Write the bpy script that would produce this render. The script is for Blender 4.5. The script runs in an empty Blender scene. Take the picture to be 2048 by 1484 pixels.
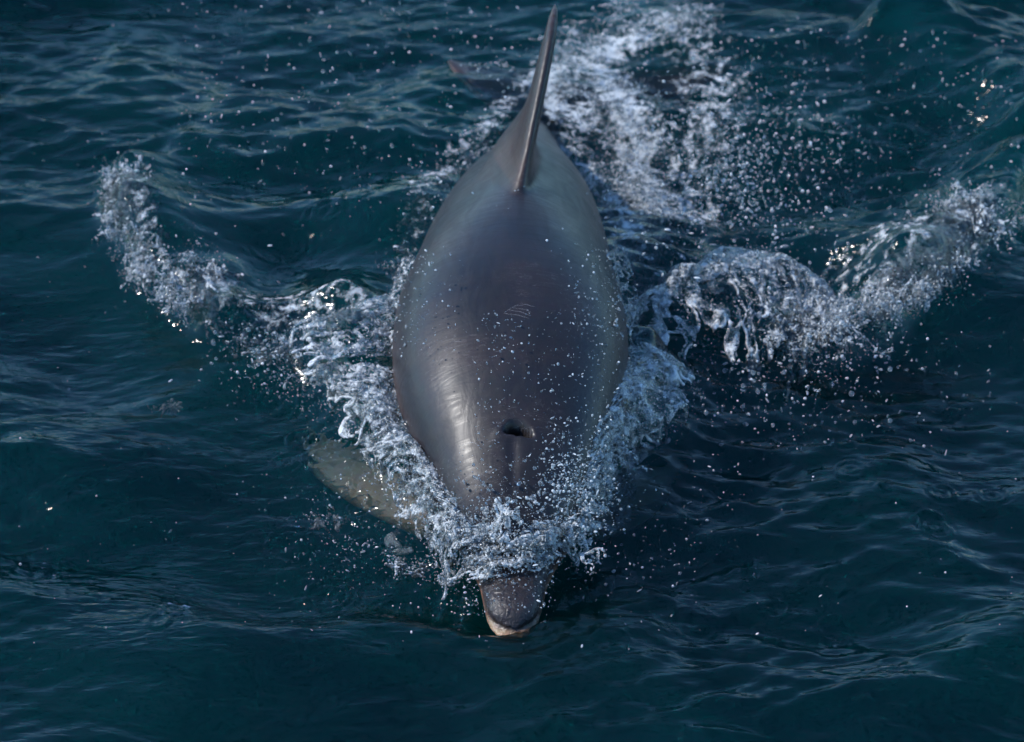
import bpy, bmesh, math, random
import numpy as np
from mathutils import Vector

# ------------------------------------------------------------------ camera, sky, sun, exposure
sc = bpy.context.scene
COL = sc.collection
ELEV = math.radians(35.0)
DIST = 9.0
PXM = 2.30 / 2048                       # metres per photo pixel at the focus distance
U = np.array([0, math.sin(ELEV), math.cos(ELEV)])        # camera up
F = np.array([0, math.cos(ELEV), -math.sin(ELEV)])       # camera forward
P0 = np.array([-0.002, 0, 0.02]) + (1270 - 742) * PXM * U
CAM = P0 - DIST * F
camd = bpy.data.cameras.new('camera')
cam = bpy.data.objects.new('camera', camd); COL.objects.link(cam)
cam.location = CAM
cam.rotation_euler = (math.pi / 2 - ELEV, 0, 0)
camd.sensor_width = 36
camd.lens = 36 * DIST / 2.30
camd.clip_start = 0.1
camd.clip_end = 9000
camd.dof.use_dof = True
camd.dof.focus_distance = DIST - 0.12
camd.dof.aperture_fstop = 3.6
sc.camera = cam

def at(px, py, z):
    """photo pixel (2048 wide) and a height -> world point"""
    d = DIST * F + (px - 1024) * PXM * np.array([1, 0, 0]) + (742 - py) * PXM * U
    t = (z - CAM[2]) / d[2]
    return CAM + t * d

SUN_EL, SUN_AZ = math.radians(42), math.radians(272)      # azimuth clockwise from +Y: from the left, in front of the dolphin
world = bpy.data.worlds.new('World'); sc.world = world
world.use_nodes = True
wn = world.node_tree.nodes; wl = world.node_tree.links
sky = wn.new('ShaderNodeTexSky'); sky.sky_type = 'NISHITA'; sky.sun_disc = False
sky.sun_elevation = SUN_EL; sky.sun_rotation = SUN_AZ
sky.air_density = 1.0; sky.dust_density = 0.0; sky.ozone_density = 1.2
wn['Background'].inputs['Strength'].default_value = 0.15
wt = wn.new('ShaderNodeTexCoord')
wm = wn.new('ShaderNodeMapping'); wm.inputs['Scale'].default_value = (1, 1, 2.6)
wl.new(wt.outputs['Generated'], wm.inputs[0])
wc = wn.new('ShaderNodeTexNoise'); wc.inputs['Scale'].default_value = 2.3; wc.inputs['Detail'].default_value = 5; wc.inputs['Roughness'].default_value = 0.55
wl.new(wm.outputs[0], wc.inputs[0])
wr_ = wn.new('ShaderNodeMapRange'); wr_.interpolation_type = 'SMOOTHSTEP'
wr_.inputs[1].default_value = 0.55; wr_.inputs[2].default_value = 0.78; wr_.inputs[4].default_value = 0.22
wl.new(wc.outputs[0], wr_.inputs[0])
wx = wn.new('ShaderNodeMixRGB'); wx.inputs[2].default_value = (7.6, 7.8, 8.0, 1)      # thin sunlit cloud
wl.new(wr_.outputs[0], wx.inputs[0]); wl.new(sky.outputs[0], wx.inputs[1])
wt_ = wn.new('ShaderNodeMixRGB'); wt_.blend_type = 'MULTIPLY'; wt_.inputs[0].default_value = 1.0
wt_.inputs[2].default_value = (0.58, 0.84, 1.06, 1)                                      # clear deep-blue sea sky
wl.new(wx.outputs[0], wt_.inputs[1]); wl.new(wt_.outputs[0], wn['Background'].inputs['Color'])
sund = bpy.data.lights.new('sun', 'SUN'); sund.energy = 2.8; sund.angle = math.radians(0.5)
sund.color = (1.0, 0.97, 0.93)
sun = bpy.data.objects.new('sun', sund); COL.objects.link(sun)
sd = Vector((math.sin(SUN_AZ) * math.cos(SUN_EL), math.cos(SUN_AZ) * math.cos(SUN_EL), math.sin(SUN_EL)))
sun.rotation_euler = sd.to_track_quat('Z', 'Y').to_euler()

sc.view_settings.view_transform = 'Standard'
sc.view_settings.look = 'None'
sc.view_settings.exposure = 0.74
sc.view_settings.gamma = 1
sc.view_settings.use_curve_mapping = False
cy = sc.cycles
cy.use_denoising = True
cy.use_adaptive_sampling = True; cy.adaptive_threshold = 0.03; cy.adaptive_min_samples = 16
cy.max_bounces = 10; cy.diffuse_bounces = 2; cy.glossy_bounces = 4
cy.transmission_bounces = 8; cy.transparent_max_bounces = 24; cy.volume_bounces = 1
cy.caustics_reflective = False; cy.caustics_refractive = False
cy.sample_clamp_indirect = 6.0; cy.sample_clamp_direct = 10.0
cy.blur_glossy = 0.3

# ------------------------------------------------------------------ helpers
rng = np.random.default_rng(7)
_perm = np.random.default_rng(3).permutation(512)
_grad = np.random.default_rng(5).normal(size=(512, 3)); _grad /= np.linalg.norm(_grad, axis=1)[:, None]

def pnoise(p, seed=0):
    """gradient noise, p (n,3), about -1..1"""
    p = np.asarray(p, float) + seed * 17.31
    i = np.floor(p).astype(int); f = p - i
    w = f * f * f * (f * (f * 6 - 15) + 10)
    out = 0
    for dx in (0, 1):
        for dy in (0, 1):
            for dz in (0, 1):
                h = _perm[(_perm[(_perm[(i[:, 0] + dx) & 511] + i[:, 1] + dy) & 511] + i[:, 2] + dz) & 511]
                g = _grad[h]
                dot = g[:, 0] * (f[:, 0] - dx) + g[:, 1] * (f[:, 1] - dy) + g[:, 2] * (f[:, 2] - dz)
                wt = (w[:, 0] if dx else 1 - w[:, 0]) * (w[:, 1] if dy else 1 - w[:, 1]) * (w[:, 2] if dz else 1 - w[:, 2])
                out = out + dot * wt
    return out * 1.6

def fbm(p, oct=3, seed=0):
    o = 0; a = 1
    for k in range(oct):
        o = o + a * pnoise(np.asarray(p) * 2 ** k, seed + k); a *= 0.5
    return o / 1.6

def smooth(a, b, x):
    t = np.clip((x - a) / (b - a), 0, 1); return t * t * (3 - 2 * t)

def mesh_np(name, v, f, mat=None, shade=True):
    """v (n,3), f (m,k) arrays -> mesh"""
    me = bpy.data.meshes.new(name)
    v = np.asarray(v, np.float32); f = np.asarray(f, np.int32)
    m, k = f.shape
    me.vertices.add(len(v)); me.vertices.foreach_set('co', v.ravel())
    me.loops.add(m * k); me.loops.foreach_set('vertex_index', f.ravel())
    me.polygons.add(m); me.polygons.foreach_set('loop_start', np.arange(0, m * k, k, dtype=np.int32))
    me.update(calc_edges=True)
    if shade: me.polygons.foreach_set('use_smooth', np.ones(m, bool))
    if mat: me.materials.append(mat)
    return me

def link(name, me, parent=None, label=None, cat=None, group=None, kind=None):
    o = bpy.data.objects.new(name, me); COL.objects.link(o)
    if parent: o.parent = parent
    for k, v in (('label', label), ('category', cat), ('group', group), ('kind', kind)):
        if v: o[k] = v
    return o

def co(me):
    a = np.empty(len(me.vertices) * 3, np.float32); me.vertices.foreach_get('co', a); return a.reshape(-1, 3).astype(float)

def attr(me, name, val):
    val = np.asarray(val, np.float32)
    if val.ndim == 1:
        a = me.attributes.new(name, 'FLOAT', 'POINT'); a.data.foreach_set('value', val)
    else:
        a = me.attributes.new(name, 'FLOAT_COLOR', 'POINT')
        a.data.foreach_set('color', np.concatenate([val, np.ones((len(val), 1), np.float32)], 1).ravel())

def spline(xs, cols, q):
    """monotone-ish cubic through rows of cols at xs"""
    xs = np.asarray(xs, float); cols = np.asarray(cols, float)
    if cols.ndim == 1: cols = cols[:, None]
    d = np.diff(cols, axis=0) / np.diff(xs)[:, None]
    m = np.zeros_like(cols); m[1:-1] = (d[:-1] + d[1:]) / 2; m[0] = d[0]; m[-1] = d[-1]
    i = np.clip(np.searchsorted(xs, q) - 1, 0, len(xs) - 2)
    h = (xs[i + 1] - xs[i]); t = ((q - xs[i]) / h)[:, None]; h = h[:, None]
    return ((2 * t**3 - 3 * t**2 + 1) * cols[i] + (t**3 - 2 * t**2 + t) * h * m[i]
            + (-2 * t**3 + 3 * t**2) * cols[i + 1] + (t**3 - t**2) * h * m[i + 1])

class NT:
    def __init__(s, name):
        s.m = bpy.data.materials.new(name); s.m.use_nodes = True
        s.t = s.m.node_tree; s.t.nodes.clear()
        s.out = s.n('OutputMaterial')
    def n(s, kind, **kw):
        nd = s.t.nodes.new('ShaderNode' + kind)
        for k, v in kw.items():
            if k.startswith('_'): setattr(nd, k[1:], v)
            else:
                nm = k.replace('_', ' ')
                inp = nd.inputs[int(nm[1:])] if nm[0] == 'i' and nm[1:].isdigit() else nd.inputs[nm]
                if isinstance(v, bpy.types.NodeSocket): s.t.links.new(v, inp)
                else: inp.default_value = v
        return nd
    def math(s, op, a, b=0.0, c=None, clamp=False):
        nd = s.n('Math', _operation=op, _use_clamp=clamp, i0=a, i1=b)
        if c is not None:
            if isinstance(c, bpy.types.NodeSocket): s.t.links.new(c, nd.inputs[2])
            else: nd.inputs[2].default_value = c
        return nd.outputs[0]
    def mix(s, f, a, b):
        return s.n('MixShader', i0=f, i1=a, i2=b).outputs[0]
    def ramp(s, f, a, b, lo=0.0, hi=1.0):
        nd = s.n('MapRange', Value=f); nd.inputs[1].default_value = a; nd.inputs[2].default_value = b
        nd.inputs[3].default_value = lo; nd.inputs[4].default_value = hi
        nd.interpolation_type = 'SMOOTHSTEP'
        return nd.outputs[0]

def vnoise(P, f, seed):
    return np.stack([pnoise(P * f, seed), pnoise(P * f, seed + 3), pnoise(P * f, seed + 6)], -1)

# ------------------------------------------------------------------ sea
def sea_material():
    t = NT('sea_water')
    tc = t.n('TexCoord')
    mp = t.n('Mapping', Vector=tc.outputs['Object']); mp.inputs['Scale'].default_value = (0.30, 1.0, 1.0); mp.inputs['Rotation'].default_value = (0, 0, 0.12)
    n1 = t.n('TexNoise', Vector=mp.outputs[0], Scale=42, Detail=2, Roughness=0.5, Distortion=0.3)
    patch = t.n('Attribute', _attribute_name='patch').outputs['Fac']
    h = t.math('MULTIPLY', n1.outputs[0], patch)
    bp = t.n('Bump', Strength=1.0, Distance=0.0085, Height=h)
    fr = t.n('Fresnel', IOR=1.333, Normal=bp.outputs[0])
    gl = t.n('BsdfGlossy', Roughness=0.07, Normal=bp.outputs[0])
    tr = t.n('BsdfTransparent')
    rf = t.n('BsdfRefraction', Roughness=0.0, IOR=1.333, Normal=bp.outputs[0])
    surf = t.mix(fr.outputs[0], t.mix(0.62, tr.outputs[0], rf.outputs[0]), gl.outputs[0])
    fo = t.n('Attribute', _attribute_name='foam')
    nf = t.n('TexNoise', Vector=tc.outputs['Object'], Scale=34, Detail=3, Roughness=0.7)
    fm = t.math('ADD', fo.outputs['Fac'], t.math('MULTIPLY_ADD', nf.outputs[0], 1.7, -1.12))
    fmask = t.math('MULTIPLY', t.ramp(fm, 0.10, 0.60), 0.8)
    df = t.n('BsdfDiffuse', Color=(0.62, 0.65, 0.66, 1))
    surf = t.mix(fmask, surf, df.outputs[0])
    t.t.links.new(surf, t.out.inputs['Surface'])
    vs = t.n('VolumeScatter', Color=(0.0, 0.75, 0.73, 1), Density=0.36, Anisotropy=0.2)
    va = t.n('VolumeAbsorption', Color=(0.0, 0.54, 0.58, 1), Density=2.3)
    ad = t.n('AddShader', i0=vs.outputs[0], i1=va.outputs[0])
    t.t.links.new(ad.outputs[0], t.out.inputs['Volume'])
    return t.m

def seg_dist(x, y, pts):
    """distance to polyline, signed side (+ = left of travel), arclength fraction"""
    best = np.full(x.shape, 1e9); side = np.zeros(x.shape); fr = np.zeros(x.shape)
    L = np.concatenate([[0], np.cumsum(np.linalg.norm(np.diff(pts, axis=0), axis=1))])
    for k in range(len(pts) - 1):
        a, b = pts[k], pts[k + 1]; ab = b - a
        t = np.clip(((x - a[0]) * ab[0] + (y - a[1]) * ab[1]) / (ab @ ab), 0, 1)
        dx = x - (a[0] + t * ab[0]); dy = y - (a[1] + t * ab[1]); d = np.hypot(dx, dy)
        m = d < best
        best = np.where(m, d, best)
        side = np.where(m, np.sign(ab[0] * dy - ab[1] * dx), side)
        fr = np.where(m, (L[k] + t * (L[k + 1] - L[k])) / L[-1], fr)
    return best, side, fr

def px_line(pts, z=0.0):
    return np.array([at(a, b, z)[:2] for a, b in pts])

wr = np.random.default_rng(21)
WAVES = []
for k in range(84):
    lam = math.exp(wr.uniform(math.log(0.045), math.log(1.6)))
    th = math.radians((98 if k % 3 else 68) + wr.normal(0, 13))
    amp = 0.0082 * lam ** 1.12 * wr.uniform(0.4, 1.2) * (2.8 if lam < 0.12 else 1.3 if lam < 0.35 else 1.2)
    WAVES.append((2 * math.pi / lam * math.cos(th), 2 * math.pi / lam * math.sin(th), amp, wr.uniform(0, 6.28), lam))
# long ridges of the bow wave: (photo pixels, height, inner width, outer width)
RIDGES = [
    ([(985, 1130), (860, 1030), (760, 900), (690, 800), (640, 740)], 0.085, 0.10, 0.05),
    ([(800, 700), (600, 690), (440, 690), (330, 600), (260, 500), (250, 400), (310, 330)], 0.095, 0.20, 0.055),
    ([(310, 330), (480, 360), (700, 330), (860, 330)], 0.04, 0.10, 0.08),
    ([(1070, 1130), (1150, 1040), (1230, 930), (1290, 820), (1300, 760)], 0.085, 0.10, 0.05),
    ([(1300, 700), (1480, 690), (1640, 740), (1730, 710), (1850, 620), (1990, 500), (2080, 300)], 0.10, 0.20, 0.055),
    ([(2100, 330), (2000, 190), (1860, 100), (1700, 60)], 0.11, 0.28, 0.15),
]
RIDGES = [(px_line(p), h, wi, wo) for p, h, wi, wo in RIDGES]
RINGS = []
for k in range(58):
    px, py = [(wr.uniform(60, 1990), wr.uniform(760, 1440)), (wr.uniform(560, 1000), wr.uniform(880, 1330)), (wr.uniform(1150, 1900), wr.uniform(820, 1300)),
              (wr.uniform(500, 800), wr.uniform(450, 600))][int(wr.choice(4, p=[.3, .25, .35, .1]))]
    p = at(px, py, 0)
    RINGS.append((p[0], p[1], wr.uniform(0.012, 0.055), wr.uniform(0.003, 0.006)))
for px, py in ((600, 905), (640, 950), (690, 930), (735, 985), (680, 1010), (760, 1040), (630, 915), (720, 1040)):
    p = at(px, py, 0); RINGS.append((p[0], p[1], wr.uniform(0.012, 0.04), wr.uniform(0.005, 0.008)))

def sea_height(x, y):
    r = np.hypot(x, y - 1.2)
    fade = 1 / (1 + (r / 40) ** 2)
    P = np.stack([x * 0.9, y * 0.9, 0 * x], -1).reshape(-1, 3)
    near = r < 12
    patch = np.ones(x.shape) * 0.8
    patch[near] = (0.75 + 0.75 * pnoise(P.reshape(x.shape + (3,))[near], 4))
    calm = np.exp(-((x + 0.75) / 0.55) ** 2 - ((y - 0.0) / 0.5) ** 2)
    patch = np.clip(patch * (1 - 0.8 * calm), 0.12, 1.6)
    BEND = np.zeros(x.shape)
    BEND[near] = 2.2 * pnoise(P.reshape(x.shape + (3,))[near] * 1.3, 8) + 1.0 * pnoise(P.reshape(x.shape + (3,))[near] * 3.1, 12)
    h = np.zeros(x.shape)
    for kx, ky, a, ph, lam in WAVES:
        keep = 1.0 if lam > 0.45 else patch
        far = 1 / (1 + (r / (lam * 30 + 3)) ** 4)
        w = np.sin(kx * x + ky * y + ph + BEND)
        h += a * keep * far * (w + 0.22 * (w * w - 0.5))
    # slow swell
    h += 0.05 * fade * np.sin(0.9 * y + 0.35 * x + 0.6)
    for pts, hh, wi, wo in RIDGES:
        lo = pts.min(0) - 0.9; hi = pts.max(0) + 0.9
        m = (x > lo[0]) & (x < hi[0]) & (y > lo[1]) & (y < hi[1])
        if not m.any(): continue
        d, s, f = seg_dist(x[m], y[m], pts)
        ends = smooth(0, 0.12, f) * smooth(1, 0.88, f)
        toward = s if pts[0, 0] < 0 or pts[-1, 0] < pts[0, 0] else -s
        xc = np.where(x[m] < 0, -1, 1)
        # the outer flank (facing the camera and away from the body) is steep
        w = np.where(s * np.sign(pts[-1, 0] - pts[0, 0]) > 0, wi, wo)
        n = 1 + 0.35 * pnoise(np.stack([x[m] * 6, y[m] * 6, 0 * x[m]], -1), 9)
        h[m] += hh * ends * n * np.exp(-(d / w) ** 2)
    # water piles up along the body
    m = (np.abs(x) < 1.0) & (y > -0.4) & (y < 2.6)
    xb, yb = x[m], y[m]
    w = 0.12 + 0.2 * smooth(0, 0.8, yb)
    h[m] += 0.10 * np.exp(-(xb / (w + 0.14)) ** 4) * smooth(0.05, 0.5, yb) * smooth(2.5, 1.4, yb)
    m = (np.abs(x) < 0.5) & (np.abs(y) < 0.6)
    rb = np.hypot(x[m], (y[m] - 0.08) / 1.5)                    # water shouldered aside by the beak
    h[m] += 0.016 * smooth(-0.02, 0.10, y[m]) * np.exp(-((rb - 0.10) / 0.028) ** 2) - 0.010 * np.exp(-((rb - 0.02) / 0.1) ** 2) + 0.6 * 0.005 * np.cos((rb - 0.10) * 110) * np.exp(-((rb - 0.16) / 0.06) ** 2)
    for cx, cyy, R, a in RINGS:
        m = (np.abs(x - cx) < 0.12) & (np.abs(y - cyy) < 0.12)
        rr = np.hypot(x[m] - cx, y[m] - cyy)
        h[m] += a * np.cos((rr - R) * 2 * math.pi / 0.020) * np.exp(-((rr - R) / 0.013) ** 2) - a * 1.4 * np.exp(-(rr / 0.008) ** 2)
    return h

def foam_mask(x, y):
    f = np.zeros(x.shape)
    for pts, wd, st in FOAM:
        lo = pts.min(0) - 0.5; hi = pts.max(0) + 0.5
        m = (x > lo[0]) & (x < hi[0]) & (y > lo[1]) & (y < hi[1])
        d, s, fr = seg_dist(x[m], y[m], pts)
        f[m] = np.maximum(f[m], st * np.exp(-(d / wd) ** 2))
    m = f > 0.04                                               # lacy holes between the bubbles
    p = np.stack([x[m], y[m], 0 * x[m]], -1); p = p + 0.02 * vnoise(p, 9, 70)
    lace = 0.5 - np.minimum(np.abs(pnoise(p * 17, 71)), np.abs(pnoise(p * 17, 75)) + 0.04) * 2.3 + 0.25 * pnoise(p * 6, 77)
    f[m] = f[m] + smooth(0.04, 0.4, f[m]) * 0.42 * np.clip(lace, -1, 0.6)
    return f
FOAM = [
    ([(1330, 60), (1180, 110), (1230, 200), (1270, 300), (1290, 400), (1310, 470)], 0.09, 0.60),
    ([(1120, 130), (1090, 220), (1150, 260)], 0.10, 0.62),
    ([(1010, 230), (950, 320), (880, 400), (830, 480)], 0.05, 0.42),
    ([(1690, 680), (1850, 590), (1980, 480)], 0.06, 0.35),
    ([(1480, 640), (1640, 720), (1700, 700)], 0.06, 0.35),
    ([(250, 420), (330, 600), (440, 660), (600, 670)], 0.045, 0.35),
    ([(980, 1110), (860, 1010), (760, 880)], 0.05, 0.45),
    ([(1080, 1100), (1160, 1030), (1240, 900)], 0.05, 0.45),
    ([(930, 1090), (1110, 1090)], 0.05, 0.9),
    ([(1130, 300), (1200, 400), (1240, 500), (1270, 620)], 0.07, 0.42),
    ([(900, 400), (840, 500), (800, 610)], 0.05, 0.28),
    ([(1380, 90), (1420, 200), (1400, 330), (1380, 450)], 0.14, 0.42),
    ([(420, 640), (560, 700), (700, 720)], 0.10, 0.36),
    ([(1330, 640), (1500, 640), (1640, 640), (1800, 560)], 0.12, 0.36),
]
FOAM = [(px_line(p), w, s) for p, w, s in FOAM]

def build_sea():
    step = 0.0068
    nx, ny = 16 * 33 + 1, 16 * 37 + 1
    xs = (np.arange(nx) - (nx - 1) / 2) * step; ys = -0.75 + np.arange(ny) * step
    X, Y = np.meshgrid(xs, ys)
    v = np.stack([X, Y, sea_height(X, Y)], -1).reshape(-1, 3)
    fm = foam_mask(X, Y).ravel()
    idx = np.arange(nx * ny).reshape(ny, nx)
    f = np.stack([idx[:-1, :-1], idx[:-1, 1:], idx[1:, 1:], idx[1:, :-1]], -1).reshape(-1, 4)
    me = mesh_np('sea', v, f, sea_material())
    cen = np.array([0, ys.mean()])
    bm = bmesh.new(); bm.from_mesh(me); bm.verts.ensure_lookup_table()
    rim = [bm.verts[i] for i in np.concatenate([idx[0, :-1], idx[:-1, -1], idx[-1, :0:-1], idx[:0:-1, 0]])]
    xy = np.array([r.co[:2] for r in rim])
    scl = 1.0; k = 0
    while scl < 3200:                       # ever coarser rings out to the horizon
        red = 4 if k < 2 else 1
        scl *= (1.012, 1.05)[k] if k < 2 else 1.22
        xy = xy[::red]
        p = cen + (xy - cen) * scl
        hz = sea_height(p[:, 0].copy(), p[:, 1].copy())
        new = [bm.verts.new((a[0], a[1], z)) for a, z in zip(p, hz)]
        n = len(new)
        for j in range(n):
            seg = [rim[(j * red + i) % len(rim)] for i in range(red + 1)]
            bm.faces.new([new[j], new[(j + 1) % n]] + seg[::-1])
        rim = new; k += 1
    low = [bm.verts.new((r.co.x, r.co.y, -60)) for r in rim]; n = len(rim)
    for j in range(n): bm.faces.new([low[j], low[(j + 1) % n], rim[(j + 1) % n], rim[j]])
    bm.faces.new(low[::-1])
    for fc in bm.faces: fc.smooth = True
    bm.to_mesh(me); bm.free()
    fa = np.zeros(len(me.vertices)); fa[:len(fm)] = fm
    attr(me, 'foam', fa)
    v = co(me)
    attr(me, 'patch', np.clip(0.62 + 1.0 * fbm(v * (0.9, 1.5, 0), 2, 31) + 0.5 * np.exp(-((v[:, 0] + 0.42) / 0.2) ** 2 - ((v[:, 1] - 0.65) / 0.3) ** 2), 0.28, 1.15))
    return link('sea_water', me, label='dark teal rippled sea around the dolphin', kind='structure')

# ------------------------------------------------------------------ dolphin
ST = [  # y, x, z centre, half width, half height up, half height down
    (0.006, 0.000, 0.036, 0.022, 0.018, 0.014),
    (0.016, 0.000, 0.038, 0.039, 0.028, 0.022),
    (0.040, 0.000, 0.041, 0.055, 0.038, 0.034),
    (0.095, 0.001, 0.044, 0.069, 0.045, 0.046),
    (0.150, 0.001, 0.047, 0.078, 0.049, 0.058),
    (0.205, 0.001, 0.053, 0.096, 0.060, 0.076),
    (0.250, 0.002, 0.072, 0.124, 0.092, 0.100),
    (0.320, 0.002, 0.098, 0.160, 0.136, 0.130),
    (0.43, 0.003, 0.132, 0.200, 0.172, 0.165),
    (0.58, -0.004, 0.172, 0.248, 0.205, 0.205),
    (0.78, -0.006, 0.210, 0.280, 0.230, 0.235),
    (0.98, -0.004, 0.224, 0.276, 0.238, 0.245),
    (1.18, 0.004, 0.216, 0.246, 0.236, 0.240),
    (1.38, 0.014, 0.190, 0.220, 0.212, 0.215),
    (1.60, 0.026, 0.138, 0.184, 0.182, 0.180),
    (1.82, 0.040, 0.066, 0.124, 0.148, 0.148),
    (2.04, 0.052, -0.005, 0.082, 0.112, 0.112),
    (2.26, 0.062, -0.052, 0.050, 0.075, 0.075),
    (2.44, 0.068, -0.060, 0.032, 0.042, 0.042),
    (2.56, 0.070, -0.055, 0.018, 0.018, 0.018),
]
ST = np.array(ST)

def body_at(y):
    return spline(ST[:, 0], ST[:, 1:], np.atleast_1d(np.asarray(y, float)))

def loft(rings, cap=True):
    """rings (n,k,3) -> v, quads, plus tri caps as degenerate quads avoided by fan lists"""
    n, k, _ = rings.shape
    v = rings.reshape(-1, 3)
    f = []
    for i in range(n - 1):
        for j in range(k):
            j2 = (j + 1) % k
            f.append((i * k + j, i * k + j2, (i + 1) * k + j2, (i + 1) * k + j))
    f.append(tuple(range(k - 1, -1, -1))); f.append(tuple((n - 1) * k + j for j in range(k)))
    return v, f

def add_loft(bm, rings):
    v, f = loft(np.asarray(rings))
    vs = [bm.verts.new(p) for p in v]
    for q in f: bm.faces.new([vs[i] for i in q])

def body_rings():
    q = np.concatenate([np.linspace(0.006, 0.3, 30), np.linspace(0.32, 2.56, 70)])
    S = body_at(q)
    tan = np.gradient(np.stack([S[:, 0], q, S[:, 1]], -1), axis=0); tan /= np.linalg.norm(tan, axis=1)[:, None]
    rings = []
    th = np.linspace(0, 2 * math.pi, 56, endpoint=False)
    for i, y in enumerate(q):
        x0, z0, rx, ru, rd = S[i]
        up = np.array([0, -tan[i, 2], tan[i, 1]]); up /= np.linalg.norm(up)
        if y < 0.25: up = np.array([0, 0, 1.0]) * (1 - y / 0.25) + up * (y / 0.25)
        roll = math.radians(4) * smooth(0.5, 1.2, np.array([y]))[0]
        c, s = np.cos(th), np.sin(th)
        e = np.where(s > 0, 0.90 + 0.34 * smooth(0.75, 1.25, np.array([y]))[0], 0.92)
        cx = np.sign(c) * np.abs(c) ** e; sz = np.sign(s) * np.abs(s) ** e
        lx = rx * cx; lz = np.where(s > 0, ru, rd) * sz
        rx_ = lx * math.cos(roll) + lz * math.sin(roll); rz_ = -lx * math.sin(roll) + lz * math.cos(roll)
        tipw = smooth(0.16, 0.0, np.array([y]))[0]
        low_ = smooth(0.0, -0.5, s)
        rings.append(np.stack([x0 + rx_ * (1 + 0.07 * tipw * low_), y + up[1] * rz_ - 0.028 * tipw * low_, z0 + up[2] * rz_], -1))
    return np.array(rings)

def foil(root, axis_dir, chord_dir, thick_dir, spec, n=28):
    """spec rows: distance along axis, lead offset along chord, trail offset, thickness"""
    spec = np.array(spec); q = np.linspace(spec[0, 0], spec[-1, 0], 26)
    S = spline(spec[:, 0], spec[:, 1:], q)
    t = np.linspace(0, 2 * math.pi, n, endpoint=False)
    rings = []
    for i, a in enumerate(q):
        le, tr, th = S[i]
        u = (1 - np.cos(t)) / 2                 # 0 lead .. 1 trail
        prof = np.sin(t) * 0.5 * th * (1.25 - 0.62 * u) * 1.0
        p = root + axis_dir * a + chord_dir * (le + (tr - le) * u)[:, None] + thick_dir * prof[:, None]
        rings.append(p)
    return np.array(rings)

def nrm(v): v = np.asarray(v, float); return v / np.linalg.norm(v)

def skin_material():
    t = NT('dolphin_skin')
    tc = t.n('TexCoord')
    ca = t.n('Attribute', _attribute_name='tone')
    fl = t.n('Attribute', _attribute_name='film')
    n1 = t.n('TexNoise', Vector=tc.outputs['Object'], Scale=5.5, Detail=5, Roughness=0.6)
    n2 = t.n('TexNoise', Vector=tc.outputs['Object'], Scale=60, Detail=3)
    mot = t.ramp(n1.outputs[0], 0.35, 0.68)
    warm = t.n('MixRGB', _blend_type='MULTIPLY', Fac=mot, Color1=ca.outputs['Color'], Color2=(1.75, 1.25, 1.0, 1))
    gr = t.n('MixRGB', _blend_type='MULTIPLY', Fac=0.35, Color1=warm.outputs[0], Color2=n2.outputs['Color'])
    # droplet shadows painted as dark pinprick flecks on the head
    vo = t.n('TexVoronoi', Vector=tc.outputs['Object'], Scale=85)
    rare = t.n('TexNoise', Vector=tc.outputs['Object'], Scale=70)
    fk = t.math('MULTIPLY', t.ramp(vo.outputs['Distance'], 0.20, 0.12), t.ramp(rare.outputs[0], 0.58, 0.62))
    hd = t.n('Attribute', _attribute_name='head')
    fk = t.math('MULTIPLY', fk, hd.outputs['Fac'])
    mp3 = t.n('Mapping', Vector=tc.outputs['Object']); mp3.inputs['Scale'].default_value = (9, 46, 9); mp3.inputs['Rotation'].default_value = (0, 0, 0.5)
    sc1 = t.n('TexNoise', Vector=mp3.outputs[0], Scale=1.0, Detail=2, Distortion=2.2)
    sl = t.math('MULTIPLY', t.ramp(t.math('ABSOLUTE', t.math('SUBTRACT', sc1.outputs[0], 0.5)), 0.012, 0.0), t.ramp(n1.outputs[0], 0.5, 0.62))
    gr = t.n('MixRGB', Fac=t.math('MULTIPLY', sl, 0.30), Color1=gr.outputs[0], Color2=(0.22, 0.20, 0.20, 1))
    colr = t.n('MixRGB', Fac=t.math('MULTIPLY', fk, 0.85), Color1=gr.outputs[0], Color2=(0.004, 0.004, 0.005, 1))
    # thin water film sliding back over the skin: streaks stretched along the body
    mp = t.n('Mapping', Vector=tc.outputs['Object']); mp.inputs['Scale'].default_value = (22, 7, 14)
    st = t.n('TexNoise', Vector=mp.outputs[0], Scale=1.0, Detail=4, Roughness=0.55, Distortion=0.9)
    fine = t.n('TexNoise', Vector=tc.outputs['Object'], Scale=95, Detail=2, Distortion=0.5)
    mp2 = t.n('Mapping', Vector=tc.outputs['Object']); mp2.inputs['Scale'].default_value = (5, 34, 12)
    arc = t.n('TexNoise', Vector=mp2.outputs[0], Scale=1.0, Detail=3, Roughness=0.5, Distortion=1.4)
    hgt = t.math('ADD', t.math('MULTIPLY', st.outputs[0], 0.3), t.math('MULTIPLY', fine.outputs[0], fl.outputs['Fac']))
    hgt = t.math('MULTIPLY_ADD', arc.outputs[0], 0.2, hgt)
    bp = t.n('Bump', Strength=0.5, Distance=0.008, Height=hgt)
    rg = t.ramp(st.outputs[0], 0.3, 0.7, 0.42, 0.58)
    b = t.n('BsdfPrincipled', Base_Color=colr.outputs[0], Roughness=rg, Normal=bp.outputs[0])
    b.inputs['Specular IOR Level'].default_value = 0.3
    b.inputs['Coat Weight'].default_value = 0.5; t.t.links.new(t.ramp(arc.outputs[0], 0.40, 0.60, 0.29, 0.42), b.inputs['Coat Roughness']); b.inputs['Coat IOR'].default_value = 1.33
    t.t.links.new(bp.outputs[0], b.inputs['Coat Normal'])
    t.t.links.new(b.outputs[0], t.out.inputs['Surface'])
    return t.m

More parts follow.
